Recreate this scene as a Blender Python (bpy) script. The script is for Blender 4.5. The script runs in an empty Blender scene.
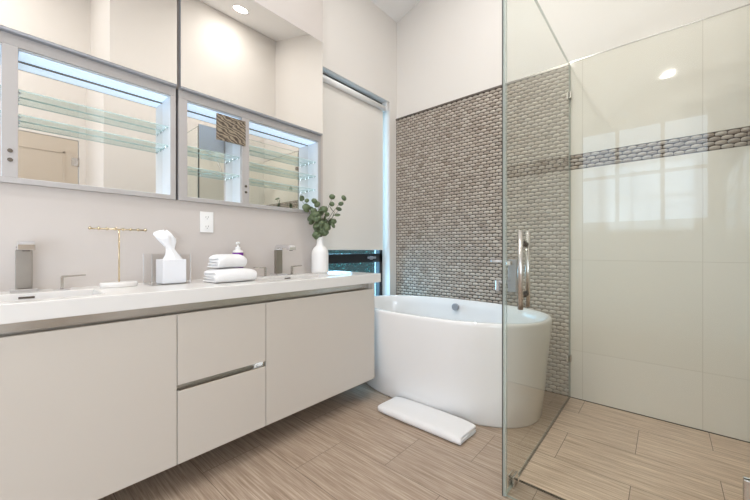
import bpy, bmesh, math, random
from mathutils import Vector, Matrix
random.seed(7)
PI = math.pi
S = bpy.context.scene
COL = S.collection

# ------------------------------------------------------------------ camera
CAM = (2.077, 0.0, 1.05)
cd = bpy.data.cameras.new('camera'); cam = bpy.data.objects.new('camera', cd); COL.objects.link(cam)
cam.location = CAM
cam.rotation_euler = (PI/2, 0, math.radians(41.1))
cd.sensor_width = 36.0; cd.lens = 333/750*36.0
cd.clip_start = 0.02
S.camera = cam

# ------------------------------------------------------------------ exposure / world
S.view_settings.view_transform = 'Standard'; S.view_settings.look = 'None'
S.view_settings.gamma = 1; S.view_settings.use_curve_mapping = False
S.view_settings.exposure = 0.35
W = bpy.data.worlds.new('sky'); S.world = W; W.use_nodes = True
bg = W.node_tree.nodes['Background']
bg.inputs[0].default_value = (0.50, 0.74, 1.0, 1); bg.inputs[1].default_value = 2.6

def area(name, loc, rot, size, power, color, size_y=None, shape=None):
    l = bpy.data.lights.new(name, 'AREA'); l.energy = power; l.color = color; l.size = size
    if shape: l.shape = shape
    if size_y: l.shape = 'RECTANGLE'; l.size_y = size_y
    o = bpy.data.objects.new(name, l); COL.objects.link(o); o.location = loc; o.rotation_euler = rot
    return o
# daylight through the window behind the camera
area('daylight_rear', (1.82, -2.85, 2.04), (PI/2, 0, 0), 1.36, 9, (0.93, 0.96, 1.0), 1.32)
# daylight through the window beside the tub
area('daylight_side', (-0.55, 2.16, 1.4), (0, -PI/2, 0), 1.9, 45, (0.42, 0.68, 1.0), 0.9)
WARM = (1.0, 0.983, 0.965)
LAMP_POWER = 11.2
# added fill light for the vanity front, outside an invented low window
area('entry_fill_light', (3.75, -1.35, 1.05), (0, PI/2, 0), 1.4, 34, (0.98, 0.98, 1.0), 1.8)

# ------------------------------------------------------------------ materials
def nt(name):
    m = bpy.data.materials.new(name); m.use_nodes = True
    n = m.node_tree.nodes; b = n['Principled BSDF']
    return m, n, m.node_tree.links, b
def srgb(r, g, b):
    f = lambda c: c/12.92 if c <= .04045 else ((c+.055)/1.055)**2.4
    return (f(r/255), f(g/255), f(b/255), 1)
def plain(name, col, rough=.5, metal=0, var=.04, scale=6, bump=0, bscale=60, coat=0, spec=.5, sheen=0):
    m, n, L, b = nt(name)
    tc = n.new('ShaderNodeTexCoord')
    nz = n.new('ShaderNodeTexNoise'); nz.inputs['Scale'].default_value = scale; nz.inputs['Detail'].default_value = 4
    L.new(tc.outputs['Object'], nz.inputs['Vector'])
    mx = n.new('ShaderNodeMix'); mx.data_type = 'RGBA'
    mx.inputs['A'].default_value = tuple(c*(1-var) for c in col[:3])+(1,)
    mx.inputs['B'].default_value = tuple(min(1, c*(1+var)) for c in col[:3])+(1,)
    L.new(nz.outputs['Fac'], mx.inputs['Factor']); L.new(mx.outputs['Result'], b.inputs['Base Color'])
    b.inputs['Roughness'].default_value = rough; b.inputs['Metallic'].default_value = metal
    b.inputs['Coat Weight'].default_value = coat; b.inputs['Coat Roughness'].default_value = .04
    b.inputs['Specular IOR Level'].default_value = spec
    b.inputs['Sheen Weight'].default_value = sheen
    if bump:
        n2 = n.new('ShaderNodeTexNoise'); n2.inputs['Scale'].default_value = bscale; n2.inputs['Detail'].default_value = 5
        L.new(tc.outputs['Object'], n2.inputs['Vector'])
        bp = n.new('ShaderNodeBump'); bp.inputs['Strength'].default_value = bump; bp.inputs['Distance'].default_value = .01
        L.new(n2.outputs['Fac'], bp.inputs['Height']); L.new(bp.outputs['Normal'], b.inputs['Normal'])
    return m
def glass(name, tint, edge=False, rough=0.0):
    m = bpy.data.materials.new(name); m.use_nodes = True
    n = m.node_tree.nodes; L = m.node_tree.links; n.clear()
    out = n.new('ShaderNodeOutputMaterial'); t = n.new('ShaderNodeBsdfTransparent'); t.inputs[0].default_value = tint
    g = n.new('ShaderNodeBsdfGlossy'); g.inputs['Roughness'].default_value = rough; g.inputs[0].default_value = (1, 1, 1, 1)
    fr = n.new('ShaderNodeFresnel'); fr.inputs[0].default_value = 1.45
    mx = n.new('ShaderNodeMixShader')
    if edge:
        d = n.new('ShaderNodeBsdfDiffuse'); d.inputs[0].default_value = edge
        m2 = n.new('ShaderNodeMixShader'); m2.inputs[0].default_value = .55
        L.new(t.outputs[0], m2.inputs[1]); L.new(d.outputs[0], m2.inputs[2])
        src = m2
    else: src = t
    ge = n.new('ShaderNodeNewGeometry'); fm = n.new('ShaderNodeMath'); fm.operation = 'MULTIPLY'
    iv = n.new('ShaderNodeMath'); iv.operation = 'SUBTRACT'; iv.inputs[0].default_value = 1; L.new(ge.outputs['Backfacing'], iv.inputs[1])
    L.new(fr.outputs[0], fm.inputs[0]); L.new(iv.outputs[0], fm.inputs[1])
    L.new(fm.outputs[0], mx.inputs[0]); L.new(src.outputs[0], mx.inputs[1]); L.new(g.outputs[0], mx.inputs[2])
    L.new(mx.outputs[0], out.inputs[0])
    return m
def emis(name, col, s):
    m, n, L, b = nt(name)
    b.inputs['Base Color'].default_value = col
    b.inputs['Emission Color'].default_value = col; b.inputs['Emission Strength'].default_value = s
    return m

M = {}
M['paint'] = plain('paint_cream', srgb(225, 220, 214), .6, var=.015, scale=1.5, bump=.03, bscale=250)
M['paint_grey'] = plain('paint_greige', srgb(205, 197, 191), .5, var=.03, scale=2.5, bump=.02, bscale=200)
M['ceiling'] = plain('ceiling_white', srgb(238, 236, 234), .7, var=.01)
M['lacquer'] = plain('lacquer_offwhite', srgb(205, 197, 187), .22, var=.012, scale=2)
M['quartz'] = plain('quartz_white', srgb(231, 228, 224), .2, var=.02, scale=9)
M['basin'] = plain('basin_white', srgb(233, 230, 227), .15, var=.01)
M['chrome'] = plain('chrome', (.82, .82, .84, 1), .07, 1, var=.02)
M['nickel'] = plain('brushed_nickel', (.62, .60, .57, 1), .22, 1, var=.08, scale=30)
M['gunmetal'] = plain('gunmetal', (.36, .33, .295, 1), .3, 1, var=.06, scale=30)
M['darksteel'] = plain('dark_steel', (.22, .20, .18, 1), .25, 1, var=.1, scale=20)
M['alu'] = plain('satin_aluminium', srgb(164, 167, 174), .35, .35, var=.03, scale=12)
M['alu_paint'] = plain('aluminium_greige', srgb(186, 182, 180), .4, .2, var=.02, scale=12)
M['mirror'] = plain('mirror_silver', (.90, .885, .86, 1), .0, 1, var=.002)
M['black'] = plain('black_frame', (.012, .012, .014, 1), .35, var=.2, scale=15)
M['rubber'] = plain('dark_seal', (.05, .042, .035, 1), .6, var=.2)
M['acrylic_white'] = plain('acrylic_white', srgb(240, 239, 238), .12, var=.008, spec=.55)
M['towel'] = plain('terry_white', srgb(243, 241, 240), .95, var=.015, scale=30, bump=.5, bscale=420, sheen=.3)
M['tissue'] = plain('tissue_white', srgb(246, 246, 248), .9, var=.01, bump=.15, bscale=90)
M['card'] = plain('card_white', srgb(240, 240, 243), .6, var=.03, scale=18)
M['ceramic'] = plain('ceramic_matt_white', srgb(240, 238, 236), .4, var=.01)
M['marble'] = plain('marble_white', srgb(232, 228, 224), .25, var=.06, scale=14)
M['brass'] = plain('brass', (.66, .55, .38, 1), .25, 1, var=.06, scale=30)
M['plastic_white'] = plain('plastic_white', srgb(242, 241, 239), .3, var=.01)
M['slot'] = plain('dark_slot', (.02, .02, .02, 1), .5)
M['purple'] = plain('purple_label', srgb(120, 30, 150), .35, var=.08, scale=50)
M['leaf'] = plain('eucalyptus_leaf', srgb(98, 112, 80), .5, var=.35, scale=25)
M['stem'] = plain('eucalyptus_stem', srgb(84, 82, 58), .6, var=.2, scale=40)
M['hedge'] = plain('hedge_leaf', srgb(84, 140, 130), .5, var=.7, scale=45)
M['soil_and_hedge_dark'] = plain('garden_soil_and_hedge_dark', srgb(60, 62, 55), .9, var=.3, bump=.3)
M['door_paint'] = plain('door_paint', srgb(200, 188, 172), .4, var=.01)
M['glass'] = glass('shower_glass', (.978, .988, .974, 1))
M['glass_edge'] = glass('shower_glass_edge', (.62, .70, .65, 1), edge=(.52, .58, .53, 1))
M['shelf_glass'] = glass('shelf_glass', (.86, .93, .93, 1))
M['shelf_edge'] = glass('shelf_glass_edge', (.7, .86, .84, 1), edge=(.62, .78, .77, 1))
M['clear'] = glass('clear_acrylic', (.993, .995, .997, 1))
M['clear_edge'] = glass('clear_acrylic_edge', (.9, .9, .92, 1), edge=(.8, .81, .83, 1))
M['window_glass'] = glass('window_glass', (.80, .93, .93, 1))
M['led'] = emis('led_panel', (.66, .82, 1, 1), .55)
M['lamp'] = emis('lamp_lens', (1, .95, .86, 1), 22)
M['cab_white'] = plain('cabinet_interior_white', srgb(228, 234, 240), .35, var=.01)

# blind cloth: opaque pale cream with a fine weave bump
def cloth_mat():
    m, n, L, b = nt('blind_cloth')
    b.inputs['Base Color'].default_value = srgb(234, 229, 222); b.inputs['Roughness'].default_value = .8
    tc = n.new('ShaderNodeTexCoord'); w = n.new('ShaderNodeTexNoise'); w.inputs['Scale'].default_value = 500
    L.new(tc.outputs['Object'], w.inputs['Vector'])
    bp = n.new('ShaderNodeBump'); bp.inputs['Strength'].default_value = .08; L.new(w.outputs['Fac'], bp.inputs['Height'])
    L.new(bp.outputs['Normal'], b.inputs['Normal'])
    return m
M['blind'] = cloth_mat()

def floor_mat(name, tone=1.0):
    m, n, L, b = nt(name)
    tc = n.new('ShaderNodeTexCoord')
    mp = n.new('ShaderNodeMapping'); mp.inputs['Location'].default_value = (-.435+6.1, -.95+6.1+.0, 0)
    L.new(tc.outputs['Object'], mp.inputs['Vector'])
    br = n.new('ShaderNodeTexBrick')
    br.offset = .5; br.squash = 1; br.inputs['Scale'].default_value = 1
    br.inputs['Brick Width'].default_value = .61; br.inputs['Row Height'].default_value = .305
    br.inputs['Mortar Size'].default_value = .0016; br.inputs['Mortar Smooth'].default_value = .3
    br.inputs['Color1'].default_value = (0, 0, 0, 1); br.inputs['Color2'].default_value = (1, 1, 1, 1); br.inputs['Mortar'].default_value = (.5, .5, .5, 1)
    L.new(mp.outputs[0], br.inputs['Vector'])
    # shift the streaks from tile to tile
    cmb = n.new('ShaderNodeVectorMath'); cmb.operation = 'MULTIPLY_ADD'
    L.new(br.outputs['Color'], cmb.inputs[0]); cmb.inputs[1].default_value = (3.1, 1.7, 0)
    L.new(tc.outputs['Object'], cmb.inputs[2])
    st = n.new('ShaderNodeMapping'); st.inputs['Scale'].default_value = (2.2, 62, 1); L.new(cmb.outputs[0], st.inputs['Vector'])
    nz = n.new('ShaderNodeTexNoise'); nz.inputs['Scale'].default_value = 1.6; nz.inputs['Detail'].default_value = 7; nz.inputs['Roughness'].default_value = .68
    nz.inputs['Distortion'].default_value = .25
    L.new(st.outputs[0], nz.inputs['Vector'])
    st2 = n.new('ShaderNodeMapping'); st2.inputs['Scale'].default_value = (5, 230, 1); L.new(cmb.outputs[0], st2.inputs['Vector'])
    nf = n.new('ShaderNodeTexNoise'); nf.inputs['Scale'].default_value = 1; nf.inputs['Detail'].default_value = 3; L.new(st2.outputs[0], nf.inputs['Vector'])
    add = n.new('ShaderNodeMath'); add.operation = 'MULTIPLY_ADD'; L.new(nf.outputs['Fac'], add.inputs[0]); add.inputs[1].default_value = .35; L.new(nz.outputs['Fac'], add.inputs[2])
    cr = n.new('ShaderNodeValToRGB')
    e = cr.color_ramp.elements
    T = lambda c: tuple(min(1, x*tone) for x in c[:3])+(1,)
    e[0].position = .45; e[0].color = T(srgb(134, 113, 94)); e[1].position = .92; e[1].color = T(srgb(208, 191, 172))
    k = cr.color_ramp.elements.new(.66); k.color = T(srgb(171, 150, 131))
    L.new(add.outputs[0], cr.inputs[0])
    tv = n.new('ShaderNodeMix'); tv.data_type = 'RGBA'; tv.blend_type = 'MULTIPLY'; tv.inputs['Factor'].default_value = .10
    L.new(cr.outputs[0], tv.inputs['A']); L.new(br.outputs['Color'], tv.inputs['B'])
    gm = n.new('ShaderNodeMix'); gm.data_type = 'RGBA'; L.new(br.outputs['Fac'], gm.inputs['Factor'])
    L.new(tv.outputs['Result'], gm.inputs['A']); gm.inputs['B'].default_value = srgb(112, 96, 82)
    L.new(gm.outputs['Result'], b.inputs['Base Color'])
    b.inputs['Roughness'].default_value = .34
    bp = n.new('ShaderNodeBump'); bp.inputs['Strength'].default_value = .12; bp.inputs['Distance'].default_value = .004
    inv = n.new('ShaderNodeMath'); inv.operation = 'MULTIPLY_ADD'; L.new(br.outputs['Fac'], inv.inputs[0]); inv.inputs[1].default_value = -1.5; L.new(add.outputs[0], inv.inputs[2])
    L.new(inv.outputs[0], bp.inputs['Height']); L.new(bp.outputs['Normal'], b.inputs['Normal'])
    return m
M['floor'] = floor_mat('travertine_streaked_tile')
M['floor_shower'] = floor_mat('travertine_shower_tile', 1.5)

def tile_mat(name, swap=None, row=.64, ox=0, oz=0):
    m, n, L, b = nt(name)
    tc = n.new('ShaderNodeTexCoord'); sp = n.new('ShaderNodeSeparateXYZ'); cb = n.new('ShaderNodeCombineXYZ')
    L.new(tc.outputs['Object'], sp.inputs[0]); L.new(sp.outputs['Y' if swap else 'X'], cb.inputs[0]); L.new(sp.outputs['Z'], cb.inputs[1])
    mp = n.new('ShaderNodeMapping'); mp.inputs['Location'].default_value = (ox, oz, 0); L.new(cb.outputs[0], mp.inputs['Vector'])
    br = n.new('ShaderNodeTexBrick'); br.offset = 0; br.inputs['Scale'].default_value = 1
    br.inputs['Brick Width'].default_value = .6; br.inputs['Row Height'].default_value = row
    br.inputs['Mortar Size'].default_value = .0014; br.inputs['Mortar Smooth'].default_value = .2
    a, c = srgb(226, 221, 210), srgb(228, 223, 213)
    br.inputs['Color1'].default_value = a; br.inputs['Color2'].default_value = c; br.inputs['Mortar'].default_value = srgb(206, 199, 186)
    L.new(mp.outputs[0], br.inputs['Vector']); L.new(br.outputs['Color'], b.inputs['Base Color'])
    b.inputs['Roughness'].default_value = .05; b.inputs['Specular IOR Level'].default_value = .5
    bp = n.new('ShaderNodeBump'); bp.invert = True; bp.inputs['Strength'].default_value = .25; bp.inputs['Distance'].default_value = .002
    L.new(br.outputs['Fac'], bp.inputs['Height']); L.new(bp.outputs['Normal'], b.inputs['Normal'])
    return m
# joints stand at x = 1.64, 2.24 and z = .34, .98, 1.62
M['tile_back'] = tile_mat('porcelain_polished_back', None, .64, -1.64+6.0, -.34+6.4)
M['tile_back_top'] = tile_mat('porcelain_polished_back_top', None, .9, -1.64+6.0, -1.725+9)
M['tile_side'] = tile_mat('porcelain_polished_side', 1, .64, -1.43+6, -.34+6.4)

def mosaic_mat():
    m, n, L, b = nt('mosaic_stone')
    g = n.new('ShaderNodeNewGeometry'); cr = n.new('ShaderNodeValToRGB'); e = cr.color_ramp.elements
    e[0].color = srgb(150, 138, 126); e[1].color = srgb(190, 180, 168)
    for p, c in ((.03, srgb(164, 152, 140)), (.5, srgb(178, 167, 155))):
        k = cr.color_ramp.elements.new(p); k.color = c
    L.new(g.outputs['Random Per Island'], cr.inputs[0]); L.new(cr.outputs[0], b.inputs['Base Color'])
    b.inputs['Roughness'].default_value = .22
    return m
M['mosaic'] = mosaic_mat()
M['grout'] = plain('mosaic_grout_brown', srgb(72, 60, 52), .8, var=.1)

def wavy_mat():
    m, n, L, b = nt('wavy_panel')
    tc = n.new('ShaderNodeTexCoord'); w = n.new('ShaderNodeTexWave'); w.inputs['Scale'].default_value = 14
    w.inputs['Distortion'].default_value = 9; w.inputs['Detail'].default_value = 2; w.inputs['Detail Scale'].default_value = 1.2
    w.bands_direction = 'DIAGONAL'
    mp = n.new('ShaderNodeMapping'); mp.inputs['Scale'].default_value = (1, 1, 2.2); L.new(tc.outputs['Object'], mp.inputs[0]); L.new(mp.outputs[0], w.inputs['Vector'])
    cr = n.new('ShaderNodeValToRGB'); cr.color_ramp.elements[0].color = srgb(66, 54, 44); cr.color_ramp.elements[1].color = srgb(158, 144, 124)
    L.new(w.outputs['Fac'], cr.inputs[0]); L.new(cr.outputs[0], b.inputs['Base Color']); b.inputs['Roughness'].default_value = .5
    return m
M['wavy'] = wavy_mat()

# ------------------------------------------------------------------ mesh helpers
def NB(): return bmesh.new()
def box(bm, x0, x1, y0, y1, z0, z1, mi=0):
    v = [bm.verts.new(p) for p in ((x0,y0,z0),(x1,y0,z0),(x1,y1,z0),(x0,y1,z0),(x0,y0,z1),(x1,y0,z1),(x1,y1,z1),(x0,y1,z1))]
    fs = []
    for q in ((3,2,1,0),(4,5,6,7),(0,1,5,4),(1,2,6,5),(2,3,7,6),(3,0,4,7)):
        f = bm.faces.new([v[i] for i in q]); f.material_index = mi; fs.append(f)
    return fs
def tube(bm, pts, r, n=12, cap=True):
    pts = [Vector(p) for p in pts]; rings = []
    rs = r if isinstance(r, (list, tuple)) else [r]*len(pts)
    up = None
    for i, p in enumerate(pts):
        t = (pts[min(i+1, len(pts)-1)]-pts[max(i-1, 0)]).normalized()
        if up is None:
            up = Vector((0,0,1)) if abs(t.z) < .9 else Vector((1,0,0))
        a = t.cross(up)
        if a.length < 1e-5: a = t.cross(Vector((0,1,0)))
        a.normalize(); c = a.cross(t).normalized(); up = c
        rings.append([bm.verts.new(p+(a*math.cos(2*PI*k/n)+c*math.sin(2*PI*k/n))*rs[i]) for k in range(n)])
    for A, B in zip(rings, rings[1:]):
        for k in range(n): bm.faces.new((A[k], A[(k+1)%n], B[(k+1)%n], B[k])).smooth = True
    if cap: bm.faces.new(rings[0][::-1]); bm.faces.new(rings[-1])
def lathe(bm, prof, c=(0,0,0), n=32, sx=1, sy=1, cap0=True, cap1=True):
    rings = []
    for r, z in prof:
        rings.append([bm.verts.new((c[0]+r*sx*math.cos(2*PI*k/n), c[1]+r*sy*math.sin(2*PI*k/n), c[2]+z)) for k in range(n)])
    for A, B in zip(rings, rings[1:]):
        for k in range(n): bm.faces.new((A[k], A[(k+1)%n], B[(k+1)%n], B[k])).smooth = True
    if cap0: bm.faces.new(rings[0][::-1])
    if cap1: bm.faces.new(rings[-1])
def prism(bm, poly, axis, a0, a1):
    """extrude a 2-D outline along an axis (0,1,2)"""
    def P(u, v, w):
        return {0:(w,u,v), 1:(u,w,v), 2:(u,v,w)}[axis]
    A = [bm.verts.new(P(u,v,a0)) for u,v in poly]; B = [bm.verts.new(P(u,v,a1)) for u,v in poly]
    n = len(poly)
    for k in range(n): bm.faces.new((A[k], A[(k+1)%n], B[(k+1)%n], B[k]))
    bm.faces.new(A[::-1]); bm.faces.new(B)
def obj(name, bm, mats, parent=None, bevel=0, loc=None, sub=0, kind=None, label=None, solid=0, seg=2):
    bmesh.ops.recalc_face_normals(bm, faces=bm.faces[:])
    if loc is not None: bmesh.ops.translate(bm, verts=bm.verts[:], vec=-Vector(loc))
    me = bpy.data.meshes.new(name); bm.to_mesh(me); bm.free()
    if not isinstance(mats, (list, tuple)): mats = [mats]
    for m in mats: me.materials.append(M[m])
    o = bpy.data.objects.new(name, me); COL.objects.link(o)
    if loc is not None: o.location = loc
    if parent is not None:
        o.parent = parent; o.matrix_parent_inverse = Matrix.Identity(4)
        P = parent; off = Vector((0,0,0))
        while P is not None: off += P.location; P = P.parent
        o.location = Vector(o.location)-off if loc is not None else -off
    if solid:
        md = o.modifiers.new('solid', 'SOLIDIFY'); md.thickness = solid; md.offset = 0
    if bevel:
        md = o.modifiers.new('bevel', 'BEVEL'); md.width = bevel; md.segments = seg; md.limit_method = 'ANGLE'; md.angle_limit = .6
    if sub:
        md = o.modifiers.new('sub', 'SUBSURF'); md.levels = sub; md.render_levels = sub
    if kind: o['kind'] = kind
    if label: o['label'] = label
    return o
def thing(name, label, cat, loc=(0,0,0), group=None):
    o = bpy.data.objects.new(name, None); COL.objects.link(o); o.location = loc; o.empty_display_size = .05
    o['label'] = label; o['category'] = cat
    if group: o['group'] = group
    return o
def tag(o, label, cat, group=None):
    o['label'] = label; o['category'] = cat
    if group: o['group'] = group
    return o
def struct(name, bm, mats, parent=None, **k):
    return obj(name, bm, mats, parent, kind='structure' if parent is None else None, **k)
def one_box(*a, **k):
    bm = NB(); box(bm, *a, **k); return bm

# ------------------------------------------------------------------ room shell
XR, YB, YN, XF, YJ = 2.43, 2.708, -2.6, 3.5, .79
ZC = lambda x: 3.38+.3*x
FW = .06                                      # furred-out vanity wall
TOP = 4.75

struct('floor', one_box(-.2, XF+.1, YN-.1, 1.572, -.1, 0), 'floor')
bm = NB(); box(bm, -.2, 1.563, 1.572, YB+.15, -.1, 0)
struct('floor', bm, 'floor')
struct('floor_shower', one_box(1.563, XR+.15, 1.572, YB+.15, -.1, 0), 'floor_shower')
bm = NB(); prism(bm, [(-.3, ZC(-.3)), (XF+.2, ZC(XF+.2)), (XF+.2, ZC(XF+.2)+.1), (-.3, ZC(-.3)+.1)], 1, YN-.1, YB+.15)
struct('ceiling', bm, 'ceiling')

# window wall at x=0 beyond the vanity wall, with the opening
WY0, WY1, WZ0, WZ1 = 1.72, 2.605, .45, 2.53
bm = NB()
box(bm, -.2, 0, 1.69, YB+.15, WZ1, 3.5); box(bm, -.2, 0, 1.69, YB+.15, 0, WZ0)
box(bm, -.2, 0, 1.69, WY0, WZ0, WZ1); box(bm, -.2, 0, WY1, YB+.15, WZ0, WZ1)
struct('wall_left', bm, 'paint')
# vanity wall, standing forward, with the recess for the mirror cabinets
CY0, CY1, CZ0, CZ1 = -.352, 1.658, 1.322, 1.935
bm = NB()
box(bm, -.2, FW, YN-.1, 1.69, 0, CZ0); box(bm, -.2, FW, YN-.1, 1.69, CZ1, 3.5)
box(bm, -.2, FW, YN-.1, CY0, CZ0, CZ1); box(bm, -.2, FW, CY1, 1.69, CZ0, CZ1); box(bm, -.2, -.07, CY0, CY1, CZ0, CZ1)
struct('wall_vanity', bm, 'paint_grey')
struct('wall_back', one_box(0, XF, YB+.012, YB+.15, 0, TOP), 'paint')
bm = NB(); box(bm, XR+.012, XF+.12, YJ, YB+.012, 0, TOP)
struct('wall_right', bm, 'paint')
DY0, DY1, DZ = -.12, .72, 2.45
EY0, EY1, EZ0, EZ1 = -2.3, -.4, .3, 1.8  # opening for the invented fill window
bm = NB(); box(bm, XF, XF+.12, YN, EY0, 0, TOP); box(bm, XF, XF+.12, EY1, DY0, 0, TOP); box(bm, XF, XF+.12, EY0, EY1, 0, EZ0); box(bm, XF, XF+.12, EY0, EY1, EZ1, TOP); box(bm, XF, XF+.12, DY1, YJ, 0, TOP); box(bm, XF, XF+.12, DY0, DY1, DZ, TOP)
struct('wall_right', bm, 'paint')
NX0, NX1, NZ0, NZ1 = 1.14, 2.5, 1.38, 2.7
bm = NB(); Y0, Y1 = YN-.12, YN
box(bm, FW, NX0, Y0, Y1, 0, TOP); box(bm, NX1, XF, Y0, Y1, 0, TOP); box(bm, NX0, NX1, Y0, Y1, 0, NZ0); box(bm, NX0, NX1, Y0, Y1, NZ1, TOP)
struct('wall_near', bm, 'paint')
# rear window
bm = NB()
for a, b_ in ((NX0, NX0+.05), (NX1-.05, NX1), (1.57, 1.61), (2.03, 2.07)): box(bm, a, b_, YN-.08, YN-.03, NZ0, NZ1)
box(bm, NX0, NX1, YN-.08, YN-.03, NZ0, NZ0+.05); box(bm, NX0, NX1, YN-.08, YN-.03, NZ1-.05, NZ1); box(bm, NX0, NX1, YN-.075, YN-.035, 2.02, 2.06)
w2 = struct('window_2', bm, 'plastic_white')
obj('pane', one_box(NX0+.04, NX1-.04, YN-.058, YN-.052, NZ0+.04, NZ1-.04), 'clear', w2)
bm = NB()
for a, b_ in ((-2.3, -2.25), (-1.37, -1.33), (-.45, -.4)): box(bm, XF+.03, XF+.08, a, b_, .3, 1.8)
box(bm, XF+.03, XF+.08, -2.3, -.4, .3, .35); box(bm, XF+.03, XF+.08, -2.3, -.4, 1.75, 1.8)
w3 = struct('fill_window', bm, 'plastic_white')  # invented low window, added to let the fill light in
obj('pane', one_box(XF+.052, XF+.058, -2.26, -.44, .34, 1.76), 'clear', w3)
# door seen in the mirror
bm = NB(); box(bm, XF+.005, XF+.045, DY0+.005, DY1-.005, .008, DZ-.005)
d1 = struct('door_1', bm, 'door_paint', bevel=.002)
for (a, b_) in ((.2, 1.0), (1.15, 2.28)):
    bm = NB()
    for q in ((DY0+.13, DY0+.15, a, b_), (DY1-.15, DY1-.13, a, b_), (DY0+.13, DY1-.13, a, a+.02), (DY0+.13, DY1-.13, b_-.02, b_)):
        box(bm, XF-.004, XF+.006, *q)
    obj('moulding', bm, 'door_paint', d1)
for z in (.25, 1.2, 2.12):
    bm = NB(); box(bm, XF-.004, XF+.006, DY1-.07, DY1-.006, z, z+.1); tube(bm, [(XF-.006, DY1-.004, z-.005), (XF-.006, DY1-.004, z+.105)], .007)
    obj('hinge', bm, 'nickel', d1)
bm = NB(); tube(bm, [(XF+.004, DY0+.07, 1), (XF-.05, DY0+.07, 1), (XF-.05, DY0+.19, 1)], .009)
obj('handle', bm, 'nickel', d1)

# tiled back wall of the shower, mosaic behind the tub
MX1 = 1.563; TT = 2.385
def loc_box(name, a, mat):
    return struct(name, one_box(*a), mat)
loc_box('wall_back_tile', (MX1, XR, YB, YB+.012, 0, 1.62), 'tile_back')
loc_box('wall_back_tile', (MX1, XR, YB, YB+.012, 1.725, TT), 'tile_back_top')
loc_box('wall_right_tile', (XR, XR+.012, 1.43, YB, 0, 1.62), 'tile_side')
loc_box('wall_right_tile', (XR, XR+.012, 1.43, YB, 1.725, TT), 'tile_side')
def mosaic(name, x0, x1, z0, z1, side=False):
    bm = NB(); W_, H_ = .050, .0275
    if side: box(bm, XR+.004, XR+.012, x0, x1, z0, z1, 1)
    else: box(bm, x0, x1, YB+.004, YB+.012, z0, z1, 1)
    us = (0, .12, .3, .5, .7, .88, 1); vs = (0, .2, .5, .8, 1)
    rows = int(round((z1-z0)/H_)); H_ = (z1-z0)/rows
    for r in range(rows):
        off = (r % 2)*W_/2
        k = -1
        while True:
            k += 1
            a = x0-W_+off+k*W_
            if a >= x1-.002: break
            b_ = min(a+W_, x1); a_ = max(a, x0)
            if b_-a_ < .004: continue
            zz = z0+r*H_; lift = random.uniform(-.0006, .0006)
            tilt = random.uniform(-.05, .05)
            grid = []
            for v in vs:
                row = []
                for u in us:
                    X = a_+.0005+(b_-a_-.0010)*u; Z = zz+H_*.5+(H_-.0010)*(v-.5)*(.52+.48*math.sin(PI*min(1, max(0, .5+(u-.5)*.98)))**.7)
                    bul = .0095*math.sin(PI*(.06+.88*u))*(.25+.75*math.sin(PI*(.15+.8*v))) - .0015
                    if u in (0, 1) or v in (0, 1): bul -= .003
                    d = bul+lift+tilt*(v-.5)*.02+.0015
                    row.append(bm.verts.new((XR+.003-d, X, Z) if side else (X, YB+.003-d, Z)))
                grid.append(row)
            for i in range(len(vs)-1):
                for j in range(len(us)-1):
                    f = bm.faces.new((grid[i][j], grid[i][j+1], grid[i+1][j+1], grid[i+1][j])); f.smooth = True
    return struct(name, bm, ['mosaic', 'grout'])
mosaic('wall_back_mosaic', 0, MX1-.001, 0, TT-.012)
mosaic('wall_back_mosaic', MX1+.001, XR, 1.622, 1.723)
mosaic('wall_right_mosaic', 1.43, YB-.008, 1.622, 1.723, side=True)
struct('trim_1', one_box(0, MX1, YB-.006, YB+.012, TT-.012, TT+.003), 'darksteel')
struct('trim_2', one_box(MX1, XR, YB-.003, YB+.012, TT, TT+.006), 'nickel')
struct('trim_3', one_box(1.575, XR-.002, 1.566, 1.578, -.002, .003), 'darksteel')
struct('trim_4', one_box(1.566, XR-.002, YB-.004, YB, 0, .004), 'rubber')

# ------------------------------------------------------------------ window with blind
fx0, fx1 = -.15, -.095
bm = NB()
box(bm, fx0, fx1, WY0, WY1, WZ1-.05, WZ1); box(bm, fx0, fx1, WY0, WY1, WZ0, WZ0+.05)
box(bm, fx0, fx1, WY0, WY0+.045, WZ0, WZ1); box(bm, fx0, fx1, WY1-.045, WY1, WZ0, WZ1)
box(bm, fx0, fx1, WY0, WY1, .93, 1.015)
w1 = struct('window_1', bm, 'black', bevel=.002)
obj('pane', one_box(-.125, -.119, WY0+.04, WY1-.04, WZ0+.04, .935), 'window_glass', w1)
obj('pane', one_box(-.125, -.119, WY0+.04, WY1-.04, 1.01, WZ1-.04), 'window_glass', w1)
bm = NB(); box(bm, fx1, fx1+.008, 2.41, 2.45, .955, .99); tube(bm, [(fx1+.005, 2.43, .972), (fx1+.03, 2.43, .972)], .008)
box(bm, fx1+.026, fx1+.040, 2.35, 2.46, .966, .986)
obj('window_handle', bm, 'alu', w1, bevel=.002)
struct('trim_5', one_box(-.095, .012, WY0, WY1, WZ0-.02, WZ0), 'paint')

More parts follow.
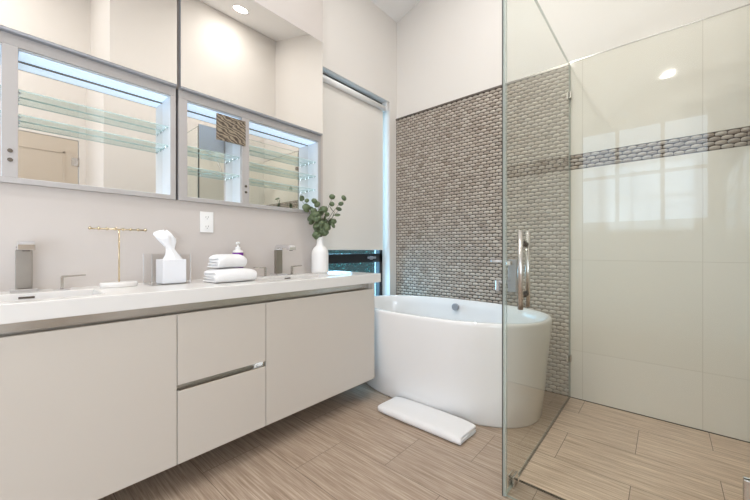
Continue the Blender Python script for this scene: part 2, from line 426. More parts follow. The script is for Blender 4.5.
b = thing('roller_blind', 'cream roller blind pulled most of the way down over the window above the tub', 'blind', (-.045, 2.16, 1.05))
BY0, BY1 = 1.735, 2.575
bm = NB(); tube(bm, [(-.04, BY0, 2.462), (-.04, BY1, 2.462)], .024, 20); obj('roller_tube', bm, 'plastic_white', b)
bm = NB(); box(bm, -.0625, -.0615, BY0+.005, BY1-.004, 1.07, 2.470); obj('blind_fabric', bm, 'blind', b)
bm = NB(); box(bm, -.069, -.055, BY0+.005, BY1-.004, 1.05, 1.07); obj('bottom_bar', bm, 'blind', b, bevel=.004)
for y0, y1 in ((BY0-.012, BY0), (BY1, BY1+.012)):
    bm = NB(); box(bm, -.075, -.012, y0, y1, 2.44, 2.53); obj('bracket', bm, 'plastic_white', b, bevel=.003)
bm = NB(); box(bm, -.085, -.072, BY0-.012, BY1+.012, 2.47, 2.528); obj('head_rail', bm, 'darksteel', b, bevel=.002)

# hedge outside
struct('ground', one_box(-4, -.2, -1, 5, -.12, -.02), 'soil_and_hedge_dark')
bm = NB(); rnd = random.Random(3)
box(bm, -2.0, -1.15, -.5, 4.2, -.02, 1.9, 1)  # dark depth between the leaves, painted onto the core
for i in range(5200):
    x = -1.12+rnd.uniform(-.12, .1); y = rnd.uniform(.6, 4.1); z = rnd.uniform(.1, 1.95)
    a = Vector((rnd.gauss(0,1), rnd.gauss(0,1), rnd.gauss(0,1))).normalized(); c = a.orthogonal().normalized(); d = a.cross(c)
    s = rnd.uniform(.012, .026); p = Vector((x, y, z))
    vs = [bm.verts.new(p+q) for q in (-c*s, -d*s*.45, c*s, d*s*.45)]
    bm.faces.new(vs)
hg = obj('hedge', bm, ['hedge', 'soil_and_hedge_dark']); hg['kind'] = 'stuff'; tag(hg, 'blue green leafy hedge outside the window under the blind', 'hedge')

# ------------------------------------------------------------------ floating vanity
CT = .882; VX = .52; VY0, VY1 = -.36, 1.785
van = thing('vanity_cabinet', 'long off-white floating vanity with flat doors and two middle drawers', 'cabinet', (.29, .71, .14))
bm = NB()
box(bm, FW+.001, VX-.004, VY1-.018, VY1, .14, .82); box(bm, FW+.001, VX-.004, VY0, VY0+.018, .14, .82)
box(bm, FW+.001, VX-.022, VY0, VY1, .14, .158); box(bm, FW+.001, FW+.016, VY0, VY1, .14, .82)
for y in (.512, .925): box(bm, FW+.016, VX-.052, y-.009, y+.009, .16, .776)
box(bm, FW+.01, VX-.05, .515, .925, .44, .448)
obj('body', bm, 'lacquer', van, bevel=.0015)
def panel(name, y0, y1, z0, z1, lab=None):
    bm = NB(); box(bm, VX-.02, VX, y0, y1, z0, z1); return obj(name, bm, 'lacquer', van, bevel=.002, label=lab)
panel('door', VY0, .5105, .14, .776); panel('door', .929, VY1-.012, .14, .776)
panel('drawer', .5135, .9255, .476, .776); panel('drawer', .5135, .9255, .14, .449)
bm = NB(); box(bm, VX-.05, VX-.046, VY0+.018, VY1-.018, .766, .822); box(bm, VX-.05, VX-.021, VY0+.018, VY1-.018, .766, .769)
obj('finger_channel', bm, 'nickel', van, label='polished metal finger channel under the countertop')
bm = NB(); box(bm, VX-.05, VX-.046, .522, .917, .43, .49); box(bm, VX-.05, VX-.003, .522, .917, .449, .452)
box(bm, VX-.05, VX-.002, .911, .917, .45, .476)
obj('finger_channel', bm, 'nickel', van, label='polished metal finger channel between the two drawers')

# countertop with two basins
def counter():
    ys = [-.38, -.17, .285, 1.03, 1.53, 1.832]; xs = [FW, .205, .46, .535]; z0, z1, zb = .82, CT, .79
    bm = NB(); V = {}
    def v(x, y, z):
        k = (x, y, z)
        if k not in V: V[k] = bm.verts.new(k)
        return V[k]
    holes = {(1, 1), (1, 3)}
    for i in range(3):
        for j in range(5):
            if (i, j) in holes:
                x0, x1, y0, y1 = xs[i], xs[i+1], ys[j], ys[j+1]
                for (a, b_) in (((x0,y0),(x1,y0)), ((x1,y0),(x1,y1)), ((x1,y1),(x0,y1)), ((x0,y1),(x0,y0))):
                    bm.faces.new((v(*a, z1), v(*b_, z1), v(*b_, z0), v(*a, z0)))
                continue
            for z in (z0, z1):
                bm.faces.new((v(xs[i],ys[j],z), v(xs[i+1],ys[j],z), v(xs[i+1],ys[j+1],z), v(xs[i],ys[j+1],z)))
    for j in range(5):
        for x in (xs[0], xs[3]): bm.faces.new((v(x,ys[j],z0), v(x,ys[j+1],z0), v(x,ys[j+1],z1), v(x,ys[j],z1)))
    for i in range(3):
        for y in (ys[0], ys[5]): bm.faces.new((v(xs[i],y,z0), v(xs[i+1],y,z0), v(xs[i+1],y,z1), v(xs[i],y,z1)))
    c = obj('countertop', bm, 'quartz', bevel=.003, loc=(.3, .72, .82))
    tag(c, 'thick white stone countertop with two sunken basins on the floating vanity', 'countertop')
    for y0, y1 in ((-.17, .285), (1.03, 1.53)):
        bm = NB(); e = .0006
        x0, x1 = xs[1]+e, xs[2]-e; y0 += e; y1 -= e
        pts = [(x0,y0),(x1,y0),(x1,y1),(x0,y1)]; pin = [(x0+.03,y0+.03),(x1-.03,y0+.03),(x1-.03,y1-.03),(x0+.03,y1-.03)]
        A = [bm.verts.new((*p, CT-.004)) for p in pts]; B = [bm.verts.new((*p, .80)) for p in pts]; C_ = [bm.verts.new((*p, .785)) for p in pin]
        for k in range(4):
            bm.faces.new((A[k], A[(k+1)%4], B[(k+1)%4], B[k])); bm.faces.new((B[k], B[(k+1)%4], C_[(k+1)%4], C_[k]))
        bm.faces.new(C_)
        bs = obj('basin', bm, 'basin', c, solid=.002)
        bm = NB(); yc = .085 if y0 < 1 else 1.27
        box(bm, x0+.001, x0+.003, yc-.022, yc+.022, .861, .869); obj('overflow_slot', bm, 'darksteel', bs, label='dark overflow slot')
        bm = NB(); lathe(bm, [(.028, 0), (.028, .003), (.02, .006), (.001, .006)], (.33, yc, .7865)); obj('drain', bm, 'chrome', bs)
    return c
counter()

# faucets
def faucet(y, label):
    t = thing('faucet', label, 'faucet', (.13, y, CT), 'basin faucets')
    # base
    bm = NB(); box(bm, .088, .175, y-.040, y+.040, CT, CT+.014); obj('base_plate', bm, 'chrome', t, bevel=.002)
    bm = NB(); box(bm, .115, .14, y-.024, y+.024, CT+.014, CT+.168); obj('spout_column', bm, 'gunmetal', t, bevel=.002)
    # flat curving spout: profile in x-z swept along y
    prof = []
    for k in range(9):
        a = PI-k/8*PI*.5; prof.append((.150+.035*math.cos(a), CT+.168+.035*math.sin(a)))
    prof += [(.265, CT+.203), (.283, CT+.199), (.290, CT+.188), (.290, CT+.168)]
    inner = [(.255, CT+.168), (.255, CT+.180), (.162, CT+.182), (.145, CT+.178), (.140, CT+.168)]
    bm = NB(); prism(bm, prof+inner, 1, y-.023, y+.023); obj('spout', bm, 'chrome', t, bevel=.0015)
    bm = NB(); lathe(bm, [(.010, 0), (.011, .004)], (.272, y, CT+.163), 16); obj('aerator', bm, 'darksteel', t)
    for s in (-1, 1):
        if s == -1 and y < .5: hy = y-.115
        else: hy = y+s*.125 if y > .5 else y+.110
        if s == -1 and y > .5: hy = y-.118
        if s == 1 and y > .5: hy = y+.085
        bm = NB(); box(bm, .135, .19, hy-.027, hy+.027, CT, CT+.006)
        h = obj('handle_base', bm, 'chrome', t, bevel=.0015)
        bm = NB()
        prism(bm, [(hy-s*.006, CT+.006), (hy+s*.004, CT+.006), (hy+s*.004, CT+.052), (hy+s*.075, CT+.056), (hy+s*.075, CT+.062), (hy, CT+.060), (hy-s*.006, CT+.054)], 0, .153, .170)
        obj('lever', bm, 'nickel', h, bevel=.001)
    return t
faucet(.081, 'flat chrome widespread basin faucet on the countertop left of the jewellery stand')
faucet(1.252, 'flat chrome widespread basin faucet on the countertop between towels and vase')

# jewellery stand
y = .377; x = .2
t = thing('jewellery_stand', 'gold T-bar jewellery stand with oval white marble base', 'jewellery stand', (x, y, CT))
bm = NB(); lathe(bm, [(.0, 0), (.95, 0), (1, .003), (1, .020), (.95, .023), (.0, .023)][1:5], (x, y, CT), 48, .040, .070); obj('base', bm, 'marble', t)
bm = NB(); tube(bm, [(x, y, CT+.02), (x, y, CT+.262)], .0035); obj('pole', bm, 'brass', t)
bm = NB(); L_ = .102
tube(bm, [(x, y-L_, CT+.262), (x, y+L_, CT+.262)], .0036)
for k in range(8):
    yy = y-L_+2*L_*k/7
    lathe(bm, [(.001, -.008), (.0055, -.004), (.0072, .0), (.0055, .004), (.001, .008)], (x, yy, CT+.263), 12)
obj('crossbar', bm, 'brass', t)

# tissue box with acrylic cover
ty0, ty1, tx0, tx1 = .485, .655, .135, .275
t = thing('tissue_box_cover', 'clear acrylic tissue box cover standing on the countertop', 'tissue box cover', ((tx0+tx1)/2, (ty0+ty1)/2, CT))
bm = NB(); h = .150; w = .004
for q in ((tx0, tx0+w, ty0, ty1), (tx1-w, tx1, ty0, ty1), (tx0+w, tx1-w, ty0, ty0+w), (tx0+w, tx1-w, ty1-w, ty1)):
    for f in box(bm, *q, CT, CT+h):
        if f.calc_area() < .002: f.material_index = 1
box(bm, tx0+w, tx1-w, ty0+w, ty1-w, CT, CT+w)
obj('clear_case', bm, ['clear', 'clear_edge'], t)
t = thing('tissue_box', 'white cube tissue box with a tissue pulled up, inside the clear cover', 'tissue box', (.20, .588, CT+.004))
bm = NB(); box(bm, .150, .255, .536, .641, CT+.0042, CT+.122); obj('box', bm, 'card', t, bevel=.003)
bm = NB(); rings = []; n = 40; cx, cy = .20, .594
for i, (z, r, dy, fl) in enumerate([(0.0, .034, 0, .25), (.012, .030, 0, .25), (.03, .022, -.003, .3), (.05, .017, -.008, .3), (.07, .016, -.012, .25), (.09, .024, -.018, .22), (.11, .034, -.026, .2), (.128, .040, -.034, .2), (.142, .034, -.038, .2), (.152, .022, -.036, .2), (.158, .006, -.030, .2)]):
    ring = []
    for k in range(n):
        a = 2*PI*k/n; rr = 1.12*r*(1+fl*math.sin(5*a+z*14)*.6+fl*.4*math.sin(9*a+1))
        zz = CT+.120+z*.88+(.010*math.sin(3*a) if z > .06 else 0)
        ring.append(bm.verts.new((cx+rr*.55*math.cos(a), cy+dy+rr*math.sin(a), zz)))
    rings.append(ring)
for A, B in zip(rings, rings[1:]):
    for k in range(n): bm.faces.new((A[k], A[(k+1)%n], B[(k+1)%n], B[k])).smooth = True
bm.faces.new(rings[-1])
obj('tissue', bm, 'tissue', t)

# folded towels: a thick ribbon folded over and over, swept along its length
def ribbon(path, th, a0, a1, nseg, seed, wob=.002, bow=0.0, rnd_end=.0):
    bm = NB(); rr = random.Random(seed); P = [Vector((p[0], p[1])) for p in path]; n = len(P)
    nor = []
    for i in range(n):
        t_ = (P[min(i+1, n-1)]-P[max(i-1, 0)]).normalized(); nor.append(Vector((-t_.y, t_.x)))
    secs = []
    ph = [rr.uniform(0, 6) for _ in range(6)]
    for s in range(nseg+1):
        f = s/nseg; w = a0+(a1-a0)*f; L_, R_ = [], []
        for i in range(n):
            g = wob*(math.sin(9*f+ph[0]+i*.21)+.6*math.sin(23*f+ph[1]+i*.4))
            tt = th/2*(.86 if s in (0, nseg) else 1)*(.6 if i in (0, n-1) else 1)
            we = w+(.004*math.sin(i*.7+ph[2]) if s in (0, nseg) else 0)
            bz = bow*math.sin(PI*f)
            for lst, sg in ((L_, 1), (R_, -1)):
                q = P[i]+nor[i]*sg*tt
                lst.append(bm.verts.new((q.x+g, we, max(0.0008, q.y+g*.4+bz*q.y))))
        secs.append(L_+R_[::-1])
    m = 2*n
    for A, B in zip(secs, secs[1:]):
        for k in range(m): bm.faces.new((A[k], A[(k+1)%m], B[(k+1)%m], B[k])).smooth = True
    for sec in (secs[0], secs[-1]):
        for i in range(n-1): bm.faces.new((sec[i], sec[i+1], sec[m-2-i], sec[m-1-i])).smooth = True
    return bm
def serp(w, th, layers, gap=1.04):
    """folded path: straight layers joined by round turns; width w, layer thickness th"""
    pts = []; r = th*gap/2
    for l in range(layers):
        z = th/2+l*th*gap; d = 1 if l % 2 == 0 else -1
        for k in range(7):
            x_ = d*(-w/2+r)+d*(w-2*r)*k/6; pts.append((x_, z))
        if l < layers-1:
            for k in (1, 2, 3):
                a = -PI/2+PI*k/4; pts.append((d*(w/2-r)+d*r*math.cos(a)*1.0, z+r+r*math.sin(a)))
    return pts
def fold4(w, th):
    """a towel folded twice: the round fold at +x, the loose layers at -x"""
    g = th*1.03; pts = []; xe = w/2-2*g; xb = -w/2
    for k in range(7): pts.append((xb+(xe-xb)*k/6, th/2))
    for k in range(1, 8):
        a = -PI/2+PI*k/8; pts.append((xe+1.5*g*math.cos(a)*1.1, th/2+1.5*g+1.5*g*math.sin(a)))
    for k in range(7): pts.append((xe+(xb+g-xe)*k/6, th/2+3*g))
    for k in (1, 2, 3):
        a = PI/2+PI*k/4; pts.append((xb+g+.5*g*math.cos(a), th/2+2.5*g+.5*g*math.sin(a)))
    for k in range(6): pts.append((xb+g+(xe-.2*g-xb-g)*k/5, th/2+2*g))
    for k in (1, 2, 3):
        a = PI/2-PI*k/4; pts.append((xe-.2*g+.5*g*math.cos(a), th/2+1.5*g+.5*g*math.sin(a)))
    for k in range(6): pts.append((xe-.2*g+(xb-xe+.2*g)*k/5, th/2+1*g))
    return pts
def place(bm, loc, rz):
    bmesh.ops.rotate(bm, verts=bm.verts[:], cent=(0,0,0), matrix=Matrix.Rotation(rz, 3, 'Z'))
    bmesh.ops.translate(bm, verts=bm.verts[:], vec=loc); return bm
def puff(bm, half, amt, hgt):
    for v in bm.verts:
        f = min(1, abs(v.co.y)/half); e = 1-amt*f**5
        v.co.x *= 1-.06*f**6; v.co.z = hgt/2+(v.co.z-hgt/2)*e-(hgt/2)*(1-e)*.9
        v.co.z = max(v.co.z, .0006)
    return bm
bm = place(puff(ribbon(fold4(.17, .0175), .0168, -.112, .112, 16, 1, .0012), .112, .22, .071), (.325, .835, CT), 0)
tag(obj('folded_towel', bm, 'towel', loc=(.325, .835, CT), sub=1), 'white folded hand towel at the bottom of the stack on the countertop', 'towel', 'stacked hand towels')
ztop = CT+.0745
bm = place(puff(ribbon(fold4(.135, .0175), .017, -.078, .078, 14, 5, .0012), .078, .28, .070), (.318, .822, ztop), .06)
tag(obj('folded_towel', bm, 'towel', loc=(.318, .822, ztop), sub=1), 'smaller white folded hand towel on top of the stack on the countertop', 'towel', 'stacked hand towels')
bm = place(puff(ribbon(fold4(.215, .0125), .012, -.30, .29, 24, 9, .0018), .30, .25, .05), (.965, 1.735, 0), -PI/2+.0)
tag(obj('bath_towel', bm, 'towel', loc=(.965, 1.735, 0), sub=1), 'white folded bath towel lying on the floor in front of the tub', 'towel')

# soap bottle
x, y = .15, .962
t = thing('soap_dispenser', 'clear pump soap bottle with purple label behind the folded towels', 'soap bottle', (x, y, CT))
bm = NB(); lathe(bm, [(.026, 0), (.03, .006), (.03, .155), (.026, .164), (.015, .170), (.012, .172)], (x, y, CT), 28); obj('bottle', bm, 'plastic_white', t)
bm = NB(); lathe(bm, [(.0306, .02), (.0306, .153)], (x, y, CT), 28, cap0=False, cap1=False); obj('bottle_label', bm, 'purple', t, label='purple wrap-around label')
bm = NB(); lathe(bm, [(.014, .166), (.014, .184), (.006, .186), (.006, .203), (.012, .205), (.012, .214), (.004, .217)], (x, y, CT), 20)
tube(bm, [(x, y, CT+.210), (x+.026, y-.020, CT+.210), (x+.03, y-.023, CT+.203)], .004, 8); obj('pump', bm, 'plastic_white', t)

# vase and eucalyptus
x, y = .17, 1.573
vz = bm = NB()
lathe(bm, [(r*1.2, z*1.27) for r, z in [(.045, 0), (.050, .004), (.051, .012), (.051, .115), (.047, .132), (.034, .148), (.0225, .158), (.0205, .168), (.0205, .203), (.022, .206), (.018, .206), (.017, .19)]], (x, y, CT), 40, cap1=False)
tag(obj('vase', bm, 'ceramic', loc=(x, y, CT)), 'white ceramic bottle vase at the end of the countertop', 'vase')
pl = thing('eucalyptus_bunch', 'bunch of green eucalyptus sprigs standing in the white bottle vase', 'plant', (x, y, CT+.21))
rnd = random.Random(12)
F = Vector((-math.sin(math.radians(41.1)), math.cos(math.radians(41.1)), 0)); R = Vector((math.cos(math.radians(41.1)), math.sin(math.radians(41.1)), 0))
# (sideways, height above mouth, depth) of each sprig tip
tips = [(-.165, .26, -.01), (-.115, .285, .05), (-.085, .20, -.05), (-.03, .24, .05), (.03, .21, -.03), (.085, .275, .0), (.165, .27, -.02), (.135, .19, .03), (.10, .11, .01), (-.01, .15, .05)]
for ti, (a, h, dp) in enumerate(tips):
    root = Vector((x, y, CT+.248)); tip = root+R*a*1.05+Vector((0,0,h*1.08))-F*dp
    if tip.x < .09: tip.x = .09
    ctrl = root+Vector((0,0,h*.62))+R*a*.28
    P = lambda f: root*(1-f)**2+ctrl*2*f*(1-f)+tip*f*f
    bm = NB(); pts = [root+Vector((0,0,-.12))*1.0]+[P(k/10) for k in range(11)]
    pts[0] = Vector((x, y, CT+.12))+R*a*.02
    tube(bm, pts, [.002]*8+[.0016]*2+[.0012]*2, 6)
    st = obj('sprig_stem', bm, 'stem', pl)
    bm = NB(); nn = 7 if ti not in (3, 4, 9) else 9
    for k in range(nn):
        f = .1+.9*k/(nn-1)
        p = P(f); s = rnd.uniform(.018, .027)*(1.05 if f < .85 else .85)
        side = R*(1 if k % 2 else -1)*rnd.uniform(.5, 1)+Vector((0,0,rnd.uniform(-.2, .7)))-F*rnd.uniform(-.6, .8)
        side.normalize(); c = p+side*(s*.95)
        if k == nn-1: c = p+Vector((0,0,s*.6))
        nrm = (-F*rnd.uniform(.4, 1)+Vector((rnd.gauss(0,.45), rnd.gauss(0,.45), rnd.gauss(0,.5)))).normalized()
        u = (side-nrm*side.dot(nrm)).normalized(); w_ = nrm.cross(u)
        cv = bm.verts.new(c+nrm*s*.12); ring = [bm.verts.new(c+u*s*math.cos(2*PI*q/12)*(1.12)+w_*s*.95*math.sin(2*PI*q/12)) for q in range(12)]
        for vv in ring+[cv]:
            if vv.co.x < .082: vv.co.x = .082
        for q in range(12): bm.faces.new((cv, ring[q], ring[(q+1)%12])).smooth = True
    obj('foliage', bm, 'leaf', st, solid=.0006)

# wall outlet
t = thing('wall_outlet', 'white double wall outlet under the mirror cabinets above the countertop', 'outlet', (FW, .818, 1.212))
bm = NB(); box(bm, FW, FW+.006, .781, .855, 1.152, 1.272); obj('cover_plate', bm, 'plastic_white', t, bevel=.002)
for z in (1.185, 1.239):
    bm = NB(); prism(bm, [(.818+.017*math.cos(a), z+.014*math.sin(a)) for a in [2*PI*k/16 for k in range(16)]], 0, FW+.006, FW+.008)
    s_ = obj('socket', bm, 'plastic_white', t)
    bm = NB()
    for dy, hh in ((-.007, .005), (.006, .006)): box(bm, FW+.0078, FW+.0085, .818+dy-.001, .818+dy+.001, z-.002, z-.002+hh*1.6)
    box(bm, FW+.0078, FW+.0085, .816, .820, z-.010, z-.006)
    obj('slots', bm, 'slot', s_)

# ------------------------------------------------------------------ mirror cabinets
def shelf_glass(bm, x0, x1, y0, y1, z, th=.006):
    fs = box(bm, x0, x1, y0, y1, z, z+th)
    for f in fs[2:]: f.material_index = 1
def mcab(y0, y1, ydiv0, ydiv1, nsh, label, outlet=False):
    t = thing('mirror_cabinet', label, 'mirror cabinet', (FW, (y0+y1)/2, CZ0), 'recessed mirror cabinets')
    xf, xb = .08, -.05; zb, zt = 1.345, 1.88
    bm = NB()
    box(bm, -.02, xf, y0, y1, CZ0, zb); box(bm, -.02, xf, y0, y1, zt, CZ1-.003)
    box(bm, xb, xf, y0, y0+.045, zb, zt); box(bm, xb, xf, y1-.025, y1, zb, zt)
    box(bm, .055, xf, ydiv0, ydiv1, zb, zt)
    obj('frame', bm, 'alu_paint', t, bevel=.0015)
    obj('back_mirror', one_box(xb, xb+.004, y0+.045, y1-.025, zb, zt), 'mirror', t)
    bm = NB()
    box(bm, xb, .072, y1-.027, y1-.024, zb, zt); box(bm, xb, .072, y0+.044, y0+.047, zb, zt)
    box(bm, xb, .054, ydiv0-.001, ydiv0+.012, zb, zt)
    box(bm, xb, .07, y0+.045, y1-.025, zt-.003, zt+.004); box(bm, xb, .07, y0+.045, y1-.025, zb-.004, zb+.002)
    obj('lining', bm, 'cab_white', t)
    for a, b_ in ((y0+.05, ydiv0-.004), (ydiv1+.004, y1-.03)):
        obj('light_rail', one_box(xb+.0045, xb+.009, a, b_, zt-.012, zt-.0065), 'darksteel', t, label='thin dark rail along the inside top')
        obj('light_panel', one_box(xb+.005, .05, a, b_, zt-.006, zt-.0032), 'led', t, label='glowing cool white light panel')
    for a, b_, ns in ((y0+.047, ydiv0-.002, 2), (ydiv1+.002, y1-.028, nsh)):
        for k in range(ns):
            z = ((1.509, 1.613, 1.722) if ns == 3 else (1.515, 1.63) if nsh == 3 else (1.61, 1.712))[k]
            bm = NB(); shelf_glass(bm, xb+.006, .052, a, b_, z)
            s = obj('glass_shelf', bm, ['shelf_glass', 'shelf_edge'], t)
            for yy in (a+.004, b_-.004):
                for xx in (-.025, .035):
                    bm = NB(); tube(bm, [(xx, yy-.004, z-.004), (xx, yy+.004, z-.004)], .004, 8)
                    obj('shelf_pin', bm, 'chrome', s)
    for z in (1.415, 1.452):
        bm = NB(); yy = (ydiv0+ydiv1)/2
        prism(bm, [(yy+.008*math.cos(2*PI*k/20), z+.008*math.sin(2*PI*k/20)) for k in range(20)], 0, xf, xf+.004)
        obj('button', bm, 'darksteel', t, label='small round dark button')
    # lifted mirror door
    bm = NB(); fs = box(bm, .085, .104, y0+.003, y1-.003, 1.937, 2.635)
    for f in fs: f.material_index = 1
    fs[3].material_index = 0
    d = obj('mirror_door', bm, ['mirror', 'alu'], t, label='lifted mirrored door')
    bm = NB(); box(bm, .066, .1035, y0+.003, y1-.003, 1.925, 1.9368); obj('door_edge', bm, 'alu', d, bevel=.003)
    for yy in (y0+.05, y1-.05):
        obj('lift_arm', one_box(FW+.0005, .0848, yy-.01, yy+.01, 2.1, 2.3), 'alu', d)
    return t
mcab(-.350, .650, .022, .067, 2, 'recessed mirror cabinet above the left faucet, its mirrored door lifted')
mcab(.663, 1.657, 1.024, 1.072, 3, 'recessed mirror cabinet beside the window, its mirrored door lifted above it')

# ------------------------------------------------------------------ bathtub
t = thing('bathtub', 'white oval freestanding bathtub against the brown mosaic wall', 'bathtub', (.79, 2.205, 0))
def sup(a, b_, z, n=80, e=2.35, cx=.79, cy=2.222):
    out = []
    for k in range(n):
        th = 2*PI*k/n; c, s = math.cos(th), math.sin(th)
        out.append((cx+a*math.copysign(abs(c)**(2/e), c), cy+b_*math.copysign(abs(s)**(2/e), s), z))
    return out
A_, B_, HT = .757, .432, .625
prof = [(A_-.062, B_-.062, 0.0), (A_-.054, B_-.054, .012), (A_-.038, B_-.045, .16), (A_-.026, B_-.024, .34), (A_-.008, B_-.008, .50), (A_, B_, .60), (A_-.001, B_-.001, .617), (A_-.006, B_-.006, HT),
        (A_-.022, B_-.022, HT), (A_-.028, B_-.028, HT-.006), (A_-.034, B_-.034, .56), (A_-.06, B_-.055, .40), (A_-.11, B_-.095, .22), (A_-.19, B_-.16, .15), (A_-.40, B_-.28, .142), (.02, .01, .140)]
bm = NB(); rings = [[bm.verts.new(p) for p in sup(*q)] for q in prof]
for P_, Q_ in zip(rings, rings[1:]):
    n = len(P_)
    for k in range(n): bm.faces.new((P_[k], P_[(k+1)%n], Q_[(k+1)%n], Q_[k])).smooth = True
bm.faces.new(rings[0][::-1]); bm.faces.new(rings[-1])
obj('shell', bm, 'acrylic_white', t)
bm = NB(); prism(bm, [(.727+.030*math.cos(2*PI*k/32), .565+.030*math.sin(2*PI*k/32)) for k in range(32)], 1, 2.578, 2.604)
obj('overflow_cover', bm, 'alu', t, bevel=.004, label='round silver overflow cover')
bm = NB(); lathe(bm, [(.035, .141), (.035, .147), (.02, .150), (.001, .150)], (.8, 2.2, 0), 28); obj('drain', bm, 'chrome', t, label='chrome drain')

# tub filler on the mosaic wall
t = thing('tub_filler', 'chrome wall-mounted tub filler on the mosaic wall behind the tub', 'faucet', (1.165, YB, .83))
bm = NB(); box(bm, 1.135, 1.20, 2.68, YB+.0, .72, .975); obj('wall_plate', bm, 'alu', t, bevel=.004)
bm = NB(); box(bm, 1.15, 1.185, 2.60, 2.68, .93, .965); obj('valve', bm, 'chrome', t, bevel=.004)
bm = NB(); box(bm, 1.03, 1.16, 2.60, 2.625, .955, .972); obj('lever', bm, 'chrome', t, bevel=.002)
bm = NB(); box(bm, 1.09, 1.16, 2.575, 2.69, .80, .815); box(bm, 1.085, 1.11, 2.555, 2.58, .735, .815); obj('spout', bm, 'chrome', t, bevel=.003)

# ------------------------------------------------------------------ shower enclosure
GT = 2.365
def pane(name, x0, x1, y0, y1, z0, z1, parent, thin):
    bm = NB(); fs = box(bm, x0, x1, y0, y1, z0, z1)
    big = (3, 5) if thin == 'x' else (2, 4)
    for i, f in enumerate(fs):
        if i not in big: f.material_index = 1
    return obj(name, bm, ['glass', 'glass_edge'], parent)
t = thing('shower_side_panel', 'fixed clear glass side panel of the shower between tub and shower floor', 'shower glass', (1.563, 2.07, 0))
pane('glass_pane', 1.556, 1.568, 1.424, 2.700, .006, GT, t, 'x')
bm = NB(); box(bm, 1.552, 1.5559, 1.424, 1.436, .004, GT); obj('edge_strip', bm, 'rubber', t, label='dark strip down the free edge')
bm = NB(); box(bm, 1.5595, 1.5665, 1.60, 2.70, 0, .006); obj('bottom_seal', bm, 'rubber', t)
bm = NB(); box(bm, 1.5595, 1.5665, 2.700, 2.7078, .006, GT); obj('wall_seal', bm, 'glass_edge', t)
def clip(y0, y1, z0, z1):
    bm = NB(); box(bm, 1.550, 1.5575, y0, y1, z0, z1); box(bm, 1.5685, 1.576, y0, y1, z0, z1)
    obj('clamp', bm, 'nickel', t, bevel=.002)
clip(2.665, 2.7075, 2.12, 2.165); clip(2.665, 2.7075, .26, .305); clip(1.50, 1.555, 0, .052)

t = thing('shower_door', 'frameless clear glass shower door with a vertical bar handle', 'shower door', (1.915, 1.43, 0))
pane('glass_pane', 1.570, 2.262, 1.425, 1.435, .010, GT, t, 'y')
h = None
zc0, zc1 = .812, 1.130
bm = NB(); tube(bm, [(1.640, 1.385, zc0), (1.640, 1.385, zc1)], .0105, 20)
h = obj('handle', bm, 'nickel', t, label='brushed metal bar handle on the near side')
bm = NB(); tube(bm, [(1.640, 1.478, zc0), (1.640, 1.478, zc1)], .0105, 20); obj('handle', bm, 'nickel', t, label='brushed metal bar handle on the shower side')
for z in (.868, 1.074):
    bm = NB(); tube(bm, [(1.640, 1.388, z), (1.640, 1.4245, z)], .008, 16); tube(bm, [(1.640, 1.4355, z), (1.640, 1.476, z)], .008, 16)
    tube(bm, [(1.640, 1.419, z), (1.640, 1.4245, z)], .013, 20); tube(bm, [(1.640, 1.4355, z), (1.640, 1.441, z)], .013, 20)
    obj('standoff', bm, 'darksteel', t)
for z in (.30, 2.0):
    bm = NB()
    box(bm, 2.247, 2.262, 1.417, 1.4245, z, z+.09); box(bm, 2.247, 2.262, 1.4355, 1.443, z, z+.09)
    box(bm, 2.262, 2.31, 1.417, 1.4245, z, z+.09); box(bm, 2.262, 2.31, 1.4355, 1.443, z, z+.09)
    obj('hinge', bm, 'nickel', t, bevel=.002)
t = thing('shower_hinge_panel', 'narrow fixed clear glass panel holding the shower door hinges', 'shower glass', (2.35, 1.43, 0))
pane('glass_pane', 2.268, XR-.002, 1.425, 1.435, .004, GT, t, 'y')

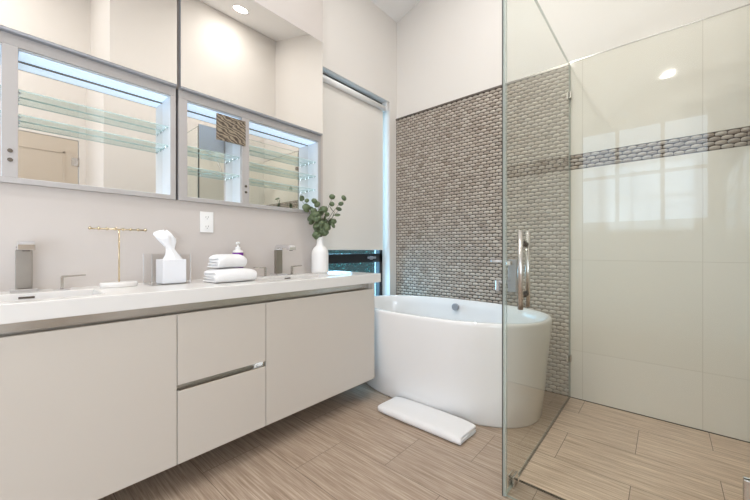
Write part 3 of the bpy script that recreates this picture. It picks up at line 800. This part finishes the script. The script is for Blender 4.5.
# rain shower seen in the mirror
t = thing('rain_shower', 'chrome square rain shower head with hose, seen in the mirror cabinet', 'shower head', (XR, 1.88, 2.2))
bm = NB(); box(bm, XR-.012, XR, 1.84, 1.92, 2.36, 2.44); box(bm, XR-.45, XR-.01, 1.868, 1.892, 2.39, 2.414); obj('arm', bm, 'chrome', t, bevel=.002)
bm = NB(); box(bm, XR-.60, XR-.24, 1.70, 2.06, 2.345, 2.362); tube(bm, [(XR-.42, 1.88, 2.362), (XR-.42, 1.88, 2.392)], .018); obj('rain_head', bm, 'chrome', t, bevel=.003)
bm = NB(); pts = []
for k in range(25):
    f = k/24; pts.append((XR-.035, 1.98+.13*math.sin(PI*f), 2.28-.9*f))
tube(bm, pts, .007, 8); obj('hose', bm, 'chrome', t)
bm = NB(); tube(bm, [(XR-.035, 1.98, 1.38), (XR-.035, 1.98, 1.18)], .011); box(bm, XR-.035, XR, 1.97, 1.99, 1.3, 1.32); obj('hand_shower', bm, 'chrome', t)

bm = NB(); box(bm, .0805, .086, .864, 1.044, 1.703, 1.858)[5].material_index = 1
tag(obj('patterned_card', bm, ['wavy', 'card'], loc=(.083, .954, 1.70)), 'small brown wavy-patterned panel at the top of the right mirror cabinet', 'panel')

# ------------------------------------------------------------------ recessed lights in the sloping ceiling
ang = math.atan(.3)
def downlight(x, y, label, k=1.0):
    z = ZC(x); t = thing('recessed_light', label, 'ceiling light', (x, y, z), 'recessed ceiling lights')
    t.rotation_euler = (0, -ang, 0)
    for nm, prof, mt in (('trim_ring', [(.062, -.002), (.082, -.004), (.084, .002), (.062, .002)], 'plastic_white'), ('lens', [(.001, -.001), (.061, -.001), (.061, .001), (.001, .001)], 'lamp')):
        bm = NB(); lathe(bm, prof, (0, 0, 0), 32, cap0=False, cap1=False)
        bmesh.ops.recalc_face_normals(bm, faces=bm.faces[:])
        me = bpy.data.meshes.new(nm); bm.to_mesh(me); bm.free(); me.materials.append(M[mt])
        o = bpy.data.objects.new(nm, me); COL.objects.link(o); o.parent = t
    l = bpy.data.lights.new('lamp', 'AREA'); l.shape = 'DISK'; l.size = .16; l.energy = LAMP_POWER*k; l.color = WARM
    o = bpy.data.objects.new('lamp', l); COL.objects.link(o); o.parent = t; o.location = (0, 0, -.012)
downlight(2.03, 1.98, 'round recessed ceiling light above the shower, seen in the lifted mirror', .3)
downlight(2.1, -2.05, 'round recessed ceiling light near the rear wall')
downlight(1.0, 1.6, 'round recessed ceiling light above the bath floor near the tub')
downlight(1.0, 0.1, 'round recessed ceiling light in front of the vanity')
downlight(2.6, -.2, 'round recessed ceiling light above the entry behind the shower')
downlight(.5, -.6, 'round recessed ceiling light near the rear corner')
